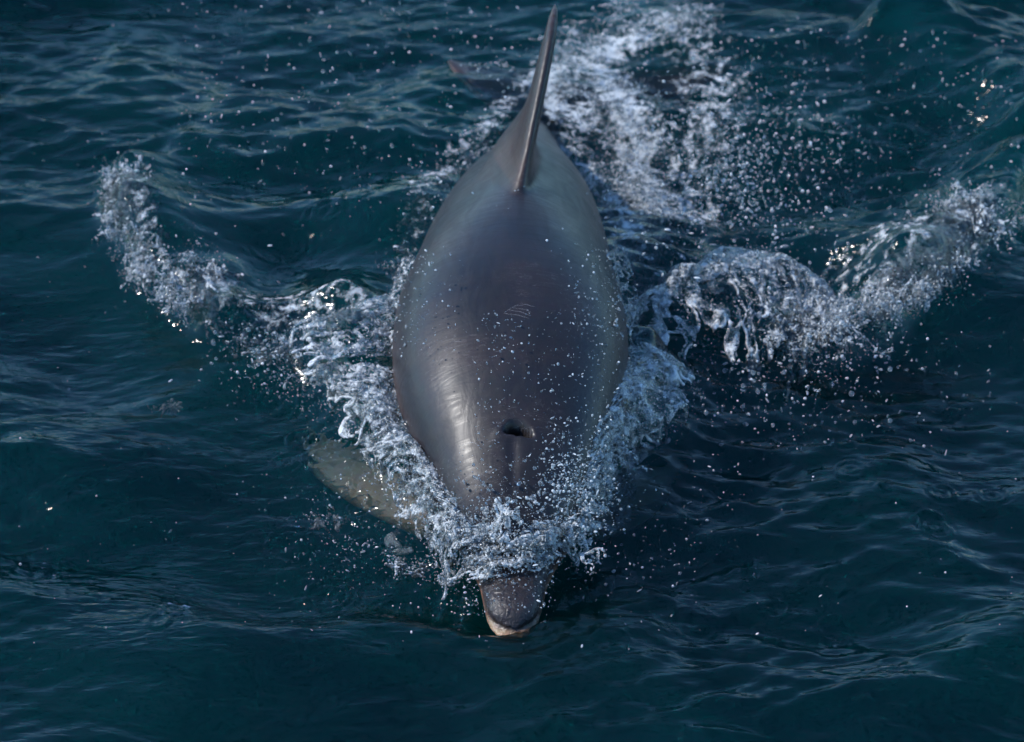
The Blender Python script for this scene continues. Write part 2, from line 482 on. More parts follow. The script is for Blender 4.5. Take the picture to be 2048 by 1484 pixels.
BLOW = None
def build_dolphin():
    root = link('dolphin', None, label='grey dolphin surging head-on through the splash, dorsal fin upright', cat='dolphin')
    bm = bmesh.new()
    add_loft(bm, body_rings())
    # dorsal fin: axis leans a little to the right of the picture
    y0 = 1.15; s0 = body_at(y0)[0]
    rootp = np.array([s0[0] + 0.012, y0, s0[1] + s0[3]])
    ax = nrm((0.235, 0, 0.95)); ch = nrm((0.05, 1, -0.02)); tk = nrm(np.cross(ch, ax))
    add_loft(bm, foil(rootp, ax, ch, tk, [(-0.10, -0.14, 0.50, 0.20), (-0.03, -0.06, 0.47, 0.098), (0.0, 0.0, 0.45, 0.066), (0.035, 0.05, 0.43, 0.048), (0.10, 0.125, 0.42, 0.040), (0.17, 0.205, 0.43, 0.036),
                                          (0.23, 0.285, 0.455, 0.031), (0.27, 0.36, 0.475, 0.023), (0.284, 0.42, 0.48, 0.014)]))
    # flippers
    for s, tip in ((-1, at(584, 902, -0.12)), (1, at(1352, 965, -0.14))):
        r0 = np.array([s * 0.17, 0.455, -0.01])
        axd = tip - r0; L = np.linalg.norm(axd); axd = axd / L
        chd = nrm(np.array([0, 1, 0]) - axd * axd[1]); tkd = nrm(np.cross(axd, chd))
        add_loft(bm, foil(r0, axd, chd, tkd, [(0, -0.06, 0.12, 0.055), (0.3 * L, -0.065, 0.09, 0.042), (0.6 * L, -0.055, 0.065, 0.032), (0.85 * L, -0.025, 0.045, 0.024), (L, 0.01, 0.028, 0.012)]))
    # flukes
    yb = 2.36
    for s, tip in ((-1, at(884, 170, 0.02)), (1, at(1480, 188, -0.05))):
        r0 = np.array([0.066, yb, -0.058])
        axd = tip - r0; axd[1] = max(axd[1] * 0.6, 0.02); L = np.linalg.norm(axd); axd = axd / L
        chd = nrm(np.array([0, 1, 0]) - axd * axd[1]); tkd = nrm(np.cross(axd, chd))
        add_loft(bm, foil(r0, axd, chd, tkd, [(0, -0.10, 0.17, 0.05), (0.35 * L, -0.05, 0.17, 0.034), (0.7 * L, 0.03, 0.17, 0.024), (0.92 * L, 0.10, 0.17, 0.016), (L, 0.14, 0.17, 0.009)]))
    bmesh.ops.recalc_face_normals(bm, faces=bm.faces)
    me = bpy.data.meshes.new('raw'); bm.to_mesh(me); bm.free()
    tmp = bpy.data.objects.new('raw', me); COL.objects.link(tmp)
    md = tmp.modifiers.new('r', 'REMESH'); md.mode = 'VOXEL'; md.voxel_size = 0.0065; md.use_smooth_shade = True
    ms = tmp.modifiers.new('s', 'SMOOTH'); ms.iterations = 9; ms.factor = 0.5
    dg = bpy.context.evaluated_depsgraph_get()
    body = bpy.data.meshes.new_from_object(tmp.evaluated_get(dg))
    bpy.data.objects.remove(tmp); bpy.data.meshes.remove(me)
    body.name = 'body'
    v = co(body); x, y, z = v.T
    S = body_at(np.clip(y, 0.006, 2.55))
    # blowhole: crescent pit on top of the head
    global BLOW
    by = 0.40; bs = body_at(by)[0]; BLOW = np.array([0.012, by, bs[1] + bs[3]])
    # crease between melon and beak, furrow in front of the blowhole
    top = z > S[:, 1]
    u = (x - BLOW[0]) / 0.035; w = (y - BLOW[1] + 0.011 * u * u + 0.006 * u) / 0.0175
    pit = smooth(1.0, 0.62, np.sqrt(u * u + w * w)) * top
    lip = np.exp(-((np.sqrt(u * u + w * w) - 1.35) / 0.35) ** 2) * top
    z = z - 0.055 * pit + 0.0022 * lip * (y < BLOW[1])
    gro = np.exp(-(x / 0.012) ** 2) * smooth(0.20, 0.26, y) * smooth(0.40, 0.36, y) * top
    z = z - 0.004 * gro
    cre = np.exp(-((y - 0.218) / 0.016) ** 2) * top * smooth(0.3, 0.15, np.abs(x))
    z = z - 0.006 * cre
    mz = S[:, 1] + 0.001                                       # mouth line
    ln = np.exp(-((z - mz) / 0.0045) ** 2) * (y < 0.2)
    v = np.stack([x - 0.004 * ln * np.sign(x) * smooth(0.0, 0.03, np.abs(x)), y + 0.005 * ln * smooth(0.06, 0.0, y), z], -1)
    body.vertices.foreach_set('co', v.astype(np.float32).ravel()); body.update()
    # skin colour: dark cape, paler flank and belly, tan lower lip
    rel = (z - S[:, 1]) / np.where(z > S[:, 1], S[:, 3], S[:, 4])
    cape = np.array([0.0140, 0.0130, 0.0165]); flank = np.array([0.056, 0.039, 0.035]); belly = np.array([0.42, 0.36, 0.33])
    n = pnoise(np.stack([x * 5, y * 2.5, z * 5], -1), 2)[:, None]
    c = cape + (flank - cape) * smooth(0.45, -0.15, rel)[:, None]
    c = c + (belly - c) * smooth(-0.35, -0.75, rel)[:, None]
    n2_ = fbm(np.stack([x * 11, y * 7, z * 11], -1), 3, 44)[:, None]
    c = c * np.clip(1 + 0.22 * n + 0.38 * n2_, 0.4, 1.9)
    off = np.abs(x - S[:, 0]) > S[:, 2] * 1.12
    flip = off & (y < 1.2) & (z < 0.12)
    c[flip] = np.array([0.30, 0.265, 0.23])  # flippers paled in the colour to look sunlit through the water
    finm = (y > 1.1) & (z > S[:, 1] + S[:, 3] * 1.06)
    c[finm] = np.array([0.027, 0.021, 0.021]) * (1 + 0.2 * n[finm])
    jaw = smooth(0.002, -0.004, z - mz) * (0.3 * smooth(0.26, 0.2, y) + 0.7 * smooth(0.07, 0.02, y))
    c = c + (np.array([0.38, 0.27, 0.175]) - c) * jaw[:, None]
    c = c + (np.array([0.032, 0.026, 0.025]) - c) * (smooth(0.16, 0.02, y) * (1 - jaw) * 0.7)[:, None]
    c = c * (1 - 0.93 * np.clip(pit * 1.3, 0, 1))[:, None] * (1 - 0.5 * ln * (x * x < 0.02))[:, None]  # colour darkened in the blowhole pit and along the mouth line
    attr(body, 'tone', c)
    attr(body, 'film', 0.03 + 0.9 * smooth(0.19, 0.12, y) + 0.35 * smooth(0.10, 0.22, x - S[:, 0]) * (y < 1.6))
    attr(body, 'head', smooth(0.75, 0.5, y) * (y > 0.15))
    body.materials.clear(); body.materials.append(skin_material())
    b = link('body', body, root)
    return root

build_sea()
dolphin = build_dolphin()

# ------------------------------------------------------------------ splash
def splash_material(name, froth, refr=0.5, bump=0.9, scale=130, single=False, gloss=0.13):
    t = NT(name)
    tc = t.n('TexCoord')
    n1 = t.n('TexNoise', Vector=tc.outputs['Object'], Scale=scale, Detail=2, Roughness=0.6, Distortion=0.4)
    n2 = t.n('TexNoise', Vector=tc.outputs['Object'], Scale=48, Detail=3, Roughness=0.7)
    bp = t.n('Bump', Strength=bump, Distance=0.006, Height=n1.outputs[0])
    fr = t.n('Fresnel', IOR=1.333, Normal=bp.outputs[0])
    fr = t.math('MULTIPLY_ADD', fr.outputs[0], 0.9, 0.05)
    gl = t.n('BsdfGlossy', Roughness=gloss, Normal=bp.outputs[0])
    tr = t.n('BsdfTransparent', Color=(0.93, 0.96, 0.96, 1))
    rf = t.n('BsdfRefraction', Roughness=0.0, IOR=1.333, Color=(0.96, 0.98, 0.98, 1), Normal=bp.outputs[0])
    clear = t.mix(refr, tr.outputs[0], rf.outputs[0])
    clear = t.mix(fr, clear, gl.outputs[0])
    df = t.n('BsdfDiffuse', Color=(0.88, 0.90, 0.91, 1), Normal=bp.outputs[0])
    tl = t.n('BsdfTranslucent', Color=(0.88, 0.90, 0.91, 1))
    white = t.mix(0.35, df.outputs[0], tl.outputs[0])
    white = t.mix(0.06, white, gl.outputs[0])
    m = t.math('MULTIPLY', t.ramp(n2.outputs[0], 0.66 - 0.42 * froth, 0.86 - 0.36 * froth), min(1.0, 0.35 + 0.7 * froth))
    if single:                                  # random share of white per drop, standing in for sparkle
        gi = t.n('NewGeometry').outputs['Random Per Island']
        m = t.math('MULTIPLY', t.math('POWER', gi, 2.4 if froth < 1 else 0.7), froth)
    t.t.links.new(t.mix(m, clear, white), t.out.inputs['Surface'])
    return t.m
M_VEIN = splash_material('splash_vein', 0.82, 0.4, 0.9, 150)
M_FILM = splash_material('splash_film', 0.50, 0.5, 0.8, 150)
M_FROTH = splash_material('splash_froth', 0.67, 0.45, 1.0, 150)
M_FOAM = splash_material('splash_foam', 0.66, 0.35, 1.0, 120)
M_DROP = splash_material('water_drop', 0.10, 0.85, 0.12, 60, True, 0.1)
M_GLINT = splash_material('glint_bead', 1.0, 0.5, 0.1, 130, True, 0.1)
M_SPRAY = splash_material('water_spray', 0.9, 0.6, 0.2, 130, True, 0.12)

def fluid_group(voxel):
    g = bpy.data.node_groups.new('fluid', 'GeometryNodeTree')
    g.interface.new_socket('Geometry', in_out='INPUT', socket_type='NodeSocketGeometry')
    g.interface.new_socket('Geometry', in_out='OUTPUT', socket_type='NodeSocketGeometry')
    i = g.nodes.new('NodeGroupInput'); o = g.nodes.new('NodeGroupOutput')
    mp = g.nodes.new('GeometryNodeMeshToPoints')
    ra = g.nodes.new('GeometryNodeInputNamedAttribute'); ra.data_type = 'FLOAT'; ra.inputs['Name'].default_value = 'rad'
    pv = g.nodes.new('GeometryNodePointsToVolume'); pv.resolution_mode = 'VOXEL_SIZE'
    pv.inputs['Voxel Size'].default_value = voxel; pv.inputs['Density'].default_value = 1
    vm = g.nodes.new('GeometryNodeVolumeToMesh'); vm.resolution_mode = 'GRID'; vm.inputs['Threshold'].default_value = 0.35
    L = g.links.new
    L(i.outputs[0], mp.inputs['Mesh']); L(ra.outputs['Attribute'], mp.inputs['Radius'])
    L(mp.outputs[0], pv.inputs['Points']); L(ra.outputs['Attribute'], pv.inputs['Radius'])
    L(pv.outputs[0], vm.inputs['Volume']); L(vm.outputs[0], o.inputs[0])
    return g

def fluid_mesh(P, R, voxel, mat):
    """blend a cloud of water parcels into one wet surface"""
    me = bpy.data.meshes.new('parcels'); me.vertices.add(len(P)); me.vertices.foreach_set('co', np.asarray(P, np.float32).ravel())
    attr(me, 'rad', R)
    tmp = bpy.data.objects.new('parcels', me); COL.objects.link(tmp)
    md = tmp.modifiers.new('f', 'NODES'); md.node_group = fluid_group(voxel)
    dg = bpy.context.evaluated_depsgraph_get()
    out = bpy.data.meshes.new_from_object(tmp.evaluated_get(dg))
    bpy.data.objects.remove(tmp); bpy.data.meshes.remove(me)
    out.polygons.foreach_set('use_smooth', np.ones(len(out.polygons), bool))
    out.materials.clear(); out.materials.append(mat)
    print('FLUID', mat.name, len(P), '->', len(out.polygons))
    return out

def on_skin(px, py):
    """height of the first body surface met at a photo pixel, or None"""
    for z in np.arange(0.62, 0.0, -0.004):
        p = at(px, py, z)
        if 0.02 < p[1] < 2.5:
            x0, z0, rx, ru, rd = body_at(p[1])[0]
            if ((p[0] - x0) / rx) ** 2 + ((p[2] - z0) / ru) ** 2 < 1: return z
    return None

def W(p):
    """(px, py, height above sea) or (px, py, lift off the skin, 's')"""
    if len(p) == 4:
        z = on_skin(p[0], p[1]); return at(p[0], p[1], (0.06 if z is None else z) + p[2])
    return at(*p)
GLINTS = []     # fine white beads added in place of glints on the sheets
DROPS = []      # (positions, radii) of loose spray
def film(base, mid, rim, n, thick=0.0027, seed=0, holes=0.25, fringe=0.35, rough=0.02, spray=500, finger=26, streak=1.0):
    """water sheet thrown from base over mid to rim (rows of photo px, py, height); returns parcels"""
    r = np.random.default_rng(100 + seed)
    K = [np.array([W(p) if len(p) != 3 or abs(p[0]) > 9 or abs(p[1]) > 9 else p for p in row], float) for row in (base, mid, rim)]
    Lg = np.linalg.norm(np.diff(K[2], axis=0), axis=1).sum()
    def pos(u, v):
        c = [spline(np.linspace(0, 1, len(k)), k, u) for k in K]
        v = v[:, None]
        return c[0] * (1 - v) ** 2 + 2 * c[1] * v * (1 - v) + c[2] * v * v
    u = r.random(n); v = r.random(n) * (1 + fringe)
    uw = u * Lg + 0.05 * pnoise(np.stack([u * Lg * 5, v * 1.5, 0 * u], -1), seed + 2) + 0.016 * pnoise(np.stack([u * Lg * 16, v * 4, 0 * u], -1), seed + 3)
    nz = lambda f, o: pnoise(np.stack([uw * f, v * 0.7, 0 * u + o], -1), seed)
    vm = 1 + fringe * (np.abs(nz(finger * 0.6, 0)) * 1.6 + np.abs(nz(finger * 1.5, 2)) * 0.9 + 0.9 * nz(5, 5) - 0.85)
    q = np.stack([uw * 21 * streak, v * 4.2, 0 * u], -1)
    hl = fbm(q, 3, seed + 11)
    thr = -0.9 + (0.55 + holes * 1.6) * np.clip(v, 0, 1.4) ** 1.3
    keep = (v < vm) & (hl > thr)
    u, v, vm, hl = u[keep], v[keep], vm[keep], hl[keep]
    P = pos(u, v)
    P = P + vnoise(P, 9, seed + 20) * (rough * 1.5 * (0.25 + v))[:, None] + vnoise(P, 30, seed + 30) * (rough * 0.55 * (0.3 + v))[:, None]
    uw = uw[keep]
    cord = np.clip(1 - np.abs(pnoise(np.stack([uw * 42, v * 5 + 9, 0 * u], -1), seed + 40)) * 3.2, 0, 1)
    edge = smooth(0.10, 0.0, vm - v)
    R = thick * (0.78 + 0.5 * cord + 0.45 * edge)
    R = np.where((cord + edge * 0.8 + 0.5 * fbm(P * 14, 2, seed + 60) > 1.02), -R, R)      # negative: aerated vein
    k = r.random(spray) ** 0.6; us = r.random(spray); vs = 0.55 + 1.1 * k
    S = pos(us, vs) + r.normal(0, 1, (spray, 3)) * (0.006 + 0.035 * k)[:, None]
    if spray:
        DROPS.append((S, 0.0006 + 0.0024 * r.random(spray) ** 3.4))
        g = int(spray * 0.8); S = pos(r.random(g), r.random(g) * 1.1) + r.normal(0, 0.007, (g, 3)) + (0, -0.004, 0.006)
        GLINTS.append((S, 0.0006 + 0.0009 * r.random(g) ** 2))
    return P, R

def froth(line, n, width, height, seed=0, spray=400, spikes=0, size=1.0, fwd=0.6):
    """tumbling water along a line (photo px, py, height): n torn lamellae, flung threads, loose spray"""
    r = np.random.default_rng(500 + seed)
    L = np.array([W(p) for p in line]); parts = []
    ts = np.linspace(0, 1, len(L))
    for k in range(n):
        u = r.random(); c = spline(ts, L, np.array([u]))[0]
        c = c + r.normal(0, 1, 3) * (width * 0.45, width * 0.45, 0)
        an = r.uniform(0, 6.28); al = np.array([math.cos(an), math.sin(an), 0.2 * r.normal()])
        out = nrm(np.array([-al[1], al[0], 0]) * r.choice([-1, 1]) + (0, -fwd, 0) + r.normal(0, 0.3, 3) * (1, 1, 0))
        wd = size * r.uniform(0.03, 0.085); hh = height * r.uniform(0.45, 1.15); rc = size * r.uniform(0.02, 0.07)
        tt = np.linspace(-0.5, 0.5, 4)
        base = [c + al * wd * t - (0, 0, 0.012) for t in tt]
        mid = [c + al * wd * t * 1.15 + out * rc * 0.35 + (0, 0, hh * 1.5 * (1 + 0.3 * r.normal())) for t in tt]
        rim = [c + al * wd * t * r.uniform(1.0, 1.6) + out * rc * r.uniform(0.8, 1.6) + (0, 0, hh * r.uniform(0.1, 0.8)) for t in tt]
        parts.append(film(base, mid, rim, int(900 + 190000 * wd * (hh + rc)), 0.0024, seed * 40 + k, r.uniform(0.15, 0.5), 0.6, 0.012, 0, 40, 1.3))
    for k in range(spikes):                                   # flung ligaments ending in beads
        b = spline(ts, L, np.array([r.random()]))[0] + r.normal(0, width * 0.3, 3) * (1, 1, 0)
        dr = nrm(r.normal(0, 0.7, 3) + (0, -0.15, 1.1)); ln = r.uniform(0.02, 0.07) * (height / 0.1) ** 0.5
        t = np.linspace(0, 1, 40)[:, None]
        bend = r.normal(0, 0.35, 3)
        p = b + (0, 0, height * 0.45) + dr * ln * t + bend * ln * t ** 2
        parts.append((p, 0.0034 - 0.0016 * t[:, 0] + 0.002 * (t[:, 0] > 0.95)))
    if spray:
        S = spline(ts, L, r.random(spray)) + r.normal(0, 1, (spray, 3)) * (width * 0.8, width * 0.8, 0)
        S[:, 2] += height * (0.2 + 1.5 * r.random(spray) ** 1.3)
        S = S[pnoise(S * 14, seed) > -0.35 + 0.5 * r.random(len(S))]
        DROPS.append((S, 0.0006 + 0.0024 * r.random(len(S)) ** 3.4))
        g = int(spray * 0.8); S = spline(ts, L, r.random(g)) + r.normal(0, 1, (g, 3)) * (width * 0.55, width * 0.55, 0); S[:, 2] += height * (0.1 + 1.1 * r.random(g))
        GLINTS.append((S, 0.0006 + 0.0009 * r.random(g) ** 2))
    return join(*parts)

def join(*a):
    return np.concatenate([p for p, r in a]), np.concatenate([r for p, r in a])

def splash(name, parts, voxel, mat, label):
    P, R = join(*parts)
    a = fluid_mesh(P[R > 0], R[R > 0], voxel, mat); b = fluid_mesh(P[R < 0], -R[R < 0], voxel, M_VEIN)
    bm = bmesh.new(); bm.from_mesh(a); n = len(bm.faces); bm.from_mesh(b); bm.faces.ensure_lookup_table()
    for f in bm.faces[n:]: f.material_index = 1
    bm.to_mesh(a); bm.free(); a.materials.append(M_VEIN); bpy.data.meshes.remove(b)
    return link(name, a, label=label, kind='stuff')

def build_splash():
    # --- sheets peeled off the head
    splash('splash_sheet', [
        film([(1000, 1110, .01, 's'), (930, 1020, .01, 's'), (865, 930, .01, 's'), (815, 840, .18), (795, 740, .19)],
             [(930, 1070, .17), (840, 960, .20), (770, 850, .23), (720, 760, .24), (700, 690, .24)],
             [(890, 1170, .04), (790, 1040, .05), (720, 930, .07), (650, 810, .10), (575, 745, .13)], 150000, seed=1, holes=.18, fringe=.3, spray=1800),
        film([(800, 720, .17), (795, 650, .19), (800, 600, .20)], [(700, 690, .25), (690, 630, .25), (720, 580, .25)],
             [(600, 745, .15), (580, 665, .15), (690, 640, .17)], 40000, seed=2, holes=.12, fringe=.25, spray=500),
        film([(765, 730, .10), (770, 630, .10), (800, 520, .09)], [(785, 715, .22), (785, 615, .23), (815, 505, .22)],
             [(822, 700, .008, 's'), (818, 610, .008, 's'), (848, 510, .008, 's')], 26000, .0024, 41, .32, .7, .012, 300, 34),
        froth([(985, 1090, .01, 's'), (920, 1060, .10), (850, 990, .10), (780, 890, .11), (720, 800, .12)], 40, .035, .05, 21, 600, 24, .9),
    ], 0.0026, M_FILM, 'glassy sheet of water peeling off the side of the head above the pale flipper')
    splash('splash_sheet', [
        film([(1060, 1100, .01, 's'), (1120, 1020, .01, 's'), (1165, 930, .01, 's'), (1205, 820, .01, 's'), (1235, 700, .20)],
             [(1120, 1070, .17), (1190, 960, .20), (1250, 850, .23), (1310, 740, .25), (1310, 660, .25)],
             [(1150, 1130, .04), (1230, 1040, .05), (1290, 930, .08), (1345, 850, .12), (1395, 765, .14)], 150000, seed=3, holes=.16, fringe=.22, spray=1800),
        froth([(1070, 1090, .01, 's'), (1140, 1050, .11), (1200, 960, .12), (1240, 860, .14), (1260, 740, .15)], 40, .04, .05, 22, 700, 20, .9),
    ], 0.0026, M_FILM, 'glassy sheet of water fanning off the shaded side of the head')
    splash('splash_sheet', [
        film([(1240, 650, .10), (1330, 585, .08), (1430, 545, .07), (1530, 545, .06), (1620, 590, .06), (1700, 650, .05)],
             [(1260, 560, .24), (1360, 470, .27), (1460, 420, .27), (1570, 420, .25), (1660, 500, .22), (1720, 590, .16)],
             [(1245, 740, .12), (1350, 700, .12), (1430, 690, .10), (1540, 680, .09), (1620, 700, .07), (1695, 740, .05)], 140000, seed=4, holes=.11, spray=1800),
        film([(1280, 720, .10), (1280, 610, .10), (1262, 500, .09)], [(1262, 705, .22), (1260, 595, .23), (1245, 485, .22)],
             [(1222, 690, .008, 's'), (1226, 600, .008, 's'), (1200, 490, .008, 's')], 26000, .0024, 42, .32, .7, .012, 300, 34),
    ], 0.0026, M_FILM, 'arching transparent curl of water breaking away from the dolphin towards the far froth')
    # --- crown of water over the beak
    splash('nose_splash', [
        froth([(900, 1100, .09), (960, 1085, .005, 's'), (1020, 1090, .005, 's'), (1085, 1095, .005, 's'), (1150, 1085, .08)], 44, 0.05, 0.05, 5, 900, 30, .8, .2),
        film([(940, 1100, .005, 's'), (1020, 1105, .005, 's'), (1100, 1105, .005, 's')], [(930, 1070, .04, 's'), (1020, 1065, .05, 's'), (1110, 1075, .04, 's')],
             [(910, 1040, .03, 's'), (1010, 1000, .045, 's'), (1130, 1050, .03, 's')], 30000, .0026, 6, .30, .9, .016, 700, 20),
        film([(950, 1105, .005, 's'), (1020, 1115, .005, 's'), (1100, 1105, .005, 's')], [(930, 1105, .10), (1010, 1110, .05, 's'), (1120, 1100, .10)],
             [(890, 1180, .03), (985, 1150, .02, 's'), (1160, 1130, .05)], 20000, .0026, 27, .35, .6, .016, 400, 18),
        froth([(960, 1115, .02, 's'), (900, 1150, .03), (890, 1175, .02)], 8, 0.04, 0.04, 7, 150, 6, .7),
        froth([(965, 1140, .0, 's'), (1000, 1150, .0, 's'), (1070, 1135, .0, 's'), (1100, 1130, .03)], 12, 0.025, 0.016, 35, 260, 4, .55),
    ], 0.0025, M_FROTH, 'white crown of broken water bursting over the beak')
    # --- outer breakers
    splash('breaking_crest', [
        froth([(250, 380, .07), (245, 440, .08), (270, 520, .08), (330, 590, .08), (400, 640, .07)], 62, 0.055, 0.085, 8, 1100, 44, 1.0),
        froth([(390, 545, .09), (425, 575, .08), (420, 630, .07)], 16, 0.04, 0.075, 9, 250, 14, 1.0),
        froth([(430, 660, .06), (520, 650, .05), (620, 650, .05), (740, 650, .08)], 16, 0.05, 0.04, 28, 500, 12, .8),
    ], 0.0029, M_FROTH, 'ragged white crest breaking on the outer wave off the sunlit flank')
    splash('breaking_crest', [
        froth([(1700, 660, .08), (1780, 620, .09), (1860, 570, .09), (1930, 500, .09), (1990, 480, .08)], 74, 0.075, 0.085, 10, 1300, 36, 1.15),
        froth([(1560, 660, .06), (1620, 690, .07), (1690, 680, .08)], 34, 0.06, 0.07, 11, 600, 24, 1.1),
        froth([(1870, 450, .11), (1930, 430, .12), (1970, 460, .10)], 22, 0.06, 0.07, 12, 300, 12, 1.1),
        film([(1720, 600, .06), (1790, 540, .07), (1860, 490, .07), (1920, 430, .08)], [(1740, 540, .16), (1800, 480, .18), (1870, 430, .18), (1940, 370, .17)],
             [(1730, 650, .09), (1810, 610, .10), (1890, 560, .10), (1970, 490, .10)], 42000, .0027, 29, .2, .4, .018, 300),
    ], 0.0029, M_FROTH, 'frothy crest breaking on the outer wave beyond the transparent curl')
    # --- wake
    splash('wake_foam', [
        froth([(1370, 70, .02), (1320, 40, .04), (1230, 60, .05), (1170, 110, .06), (1130, 140, .05), (1110, 220, .05)], 60, 0.10, 0.055, 13, 600, 24, 1.5),
        froth([(1200, 180, .04), (1250, 250, .05), (1280, 330, .05), (1280, 430, .04), (1310, 520, .04)], 80, 0.10, 0.06, 14, 900, 30, 1.5),
        froth([(1010, 240, .04), (960, 310, .05), (890, 380, .05), (830, 480, .05)], 26, 0.05, 0.045, 15, 500, 16, 1.0),
        froth([(1150, 290, .04), (1215, 400, .05), (1255, 500, .06), (1275, 600, .07)], 40, 0.06, 0.05, 33, 600, 20, 1.1),
        froth([(860, 440, .06), (820, 520, .08), (800, 600, .10)], 14, 0.03, 0.035, 34, 300, 8, .8),
    ], 0.0036, M_FOAM, 'churned white wake foam trailing behind the dorsal fin')
    splash('splash_spatter', [
        froth([(480, 690, .05), (540, 720, .05), (600, 730, .05)], 8, 0.06, 0.04, 16, 600, 12, .7),
        froth([(790, 720, .12), (800, 800, .11), (830, 880, .09)], 14, 0.035, 0.04, 17, 400, 6, .7),
        froth([(770, 1135, .0), (850, 1140, .01)], 6, 0.03, 0.02, 18, 120, 6, .6),
        froth([(620, 1040, .0), (690, 1050, .0)], 4, 0.03, 0.015, 19, 120, 4, .5),
        froth([(310, 830, .0), (360, 820, .0)], 3, 0.02, 0.015, 20, 30, 2, .5),
    ], 0.0028, M_FROTH, 'scattered scraps of splash in the trough beside the sunlit flank')

ICO = {}
def ico(sub):
    if sub not in ICO:
        bm = bmesh.new(); bmesh.ops.create_icosphere(bm, subdivisions=sub, radius=1)
        bm.verts.ensure_lookup_table()
        ICO[sub] = (np.array([v.co[:] for v in bm.verts]), np.array([[v.index for v in f.verts] for f in bm.faces])); bm.free()
    return ICO[sub]

def drop_mesh(name, P, R, sub, mat, seed=0):
    v0, f0 = ico(sub); n = len(P)
    r = np.random.default_rng(seed)
    st = 1 + r.normal(0, 0.16, (n, 1, 3)).clip(-.3, .45)
    d = r.normal(0, 1, (n, 3)) + np.stack([np.sign(P[:, 0]) * 0.8, np.zeros(n) - 0.3, np.ones(n)], -1); d /= np.linalg.norm(d, axis=1)[:, None]
    k = np.where(r.random(n) < 0.35, r.uniform(0.5, 1.9, n), 0.0)
    w = v0[None] * R[:, None, None] * st
    w = w * (1 - 0.16 * k)[:, None, None] + d[:, None, :] * ((w * d[:, None, :]).sum(-1) * k[:, None])[:, :, None]
    v = P[:, None, :] + w
    f = f0[None] + (np.arange(n) * len(v0))[:, None, None]
    return mesh_np(name, v.reshape(-1, 3), f.reshape(-1, 3), mat)

def region(px0, px1, py0, py1, z0, z1, n, rmax=0.0030, pw=3.2, seed=0, focus=None):
    r = np.random.default_rng(900 + seed)
    n = int(n * 1.5)
    a = r.uniform(px0, px1, n); b = r.uniform(py0, py1, n)
    if focus:
        a = np.clip(r.normal((px0 + px1) / 2, (px1 - px0) / 4, n), px0 - 80, px1 + 80); b = np.clip(r.normal((py0 + py1) / 2, (py1 - py0) / 4, n), py0 - 60, py1 + 60)
    z = z0 + (z1 - z0) * r.random(n) ** 1.4
    P = np.array([W(p) for p in zip(a, b, z)])
    P = P[pnoise(P * 7, seed + 50) > -0.55 + 0.6 * r.random(n)]; n = len(P)
    DROPS.append((P, 0.0007 + 0.85 * rmax * r.random(n) ** (pw + 0.6)))

def build_spray():
    region(1230, 1700, 120, 560, .05, .45, 4200, .0042, 3.4, 1, True)
    region(780, 980, 320, 520, .10, .30, 500, .0036, 2.4, 2, True)
    region(950, 1240, 620, 1060, .42, .55, 700, .0026, 2.4, 3)
    region(930, 1110, 1090, 1230, .10, .20, 260, .0030, 2.2, 12)
    region(1080, 1230, 850, 1080, .30, .48, 900, .0030, 2.2, 4, True)
    region(0, 2048, 0, 1300, .02, .30, 700, .0026, 3, 5)
    region(350, 1050, 0, 420, .15, .6, 700, .0034, 2.6, 6)
    region(450, 720, 620, 800, .04, .2, 600, .0034, 2.4, 7, True)
    region(1300, 1900, 620, 900, .02, .25, 900, .0036, 2.6, 8, True)
    region(1100, 1500, 860, 1200, .02, .12, 500, .0026, 2.6, 9, True)
    region(550, 850, 900, 1200, .02, .10, 500, .0026, 2.6, 10, True)
    region(1400, 2040, 60, 420, .05, .4, 700, .0034, 2.6, 11)
    P = np.concatenate([p for p, r in DROPS]); R = np.concatenate([r for p, r in DROPS])
    h = sea_height(P[:, 0].copy(), P[:, 1].copy()); ok = P[:, 2] > h + R * 1.2
    P, R = P[ok], R[ok]
    vd = nrm(BLOW - CAM); rel = P - CAM; off = np.linalg.norm(rel - (rel @ vd)[:, None] * vd, axis=1)
    P, R = P[off > 0.042], R[off > 0.042]
    big = R > 0.0022
    v1 = drop_mesh('spray_coarse', P[~big], R[~big], 1, M_SPRAY, 1)
    link('water_spray', v1, label='fine mist of tiny droplets scattered over the whole splash', kind='stuff')
    GP = np.concatenate([p for p, r in GLINTS]); GR = np.concatenate([r for p, r in GLINTS])
    link('water_spray', drop_mesh('glint_beads', GP, GR, 1, M_GLINT, 3), label='white pinprick beads standing in for glints on the sheets and crests', kind='stuff')
    v2 = drop_mesh('spray_mid', P[big], R[big], 2, M_SPRAY, 2)
    link('water_spray', v2, label='small clear droplets flying through the splash', kind='stuff')
    print('DROPS', len(P), big.sum())

def bead(kind):
    bm = bmesh.new(); bmesh.ops.create_icosphere(bm, subdivisions=2, radius=1)
    for v in bm.verts:
        c = v.co
        if kind == 1: c.z *= 1.0 + 0.5 * max(c.z, 0); c.x *= 1 - 0.25 * max(c.z, 0); c.y *= 1 - 0.25 * max(c.z, 0)
        if kind == 2: w = 0.72 + 0.28 * abs(c.x) ** 1.5; c.x *= 1.5; c.y *= w; c.z *= w
        if kind == 3: c.x *= 1.15; c.z *= 0.85
        v.co = c * (1 + 0.05 * math.sin(5 * c.x + 3 * c.y + 7 * c.z))
    for f in bm.faces: f.smooth = True
    me = bpy.data.meshes.new('bead'); bm.to_mesh(me); bm.free(); me.materials.append(M_DROP); return me

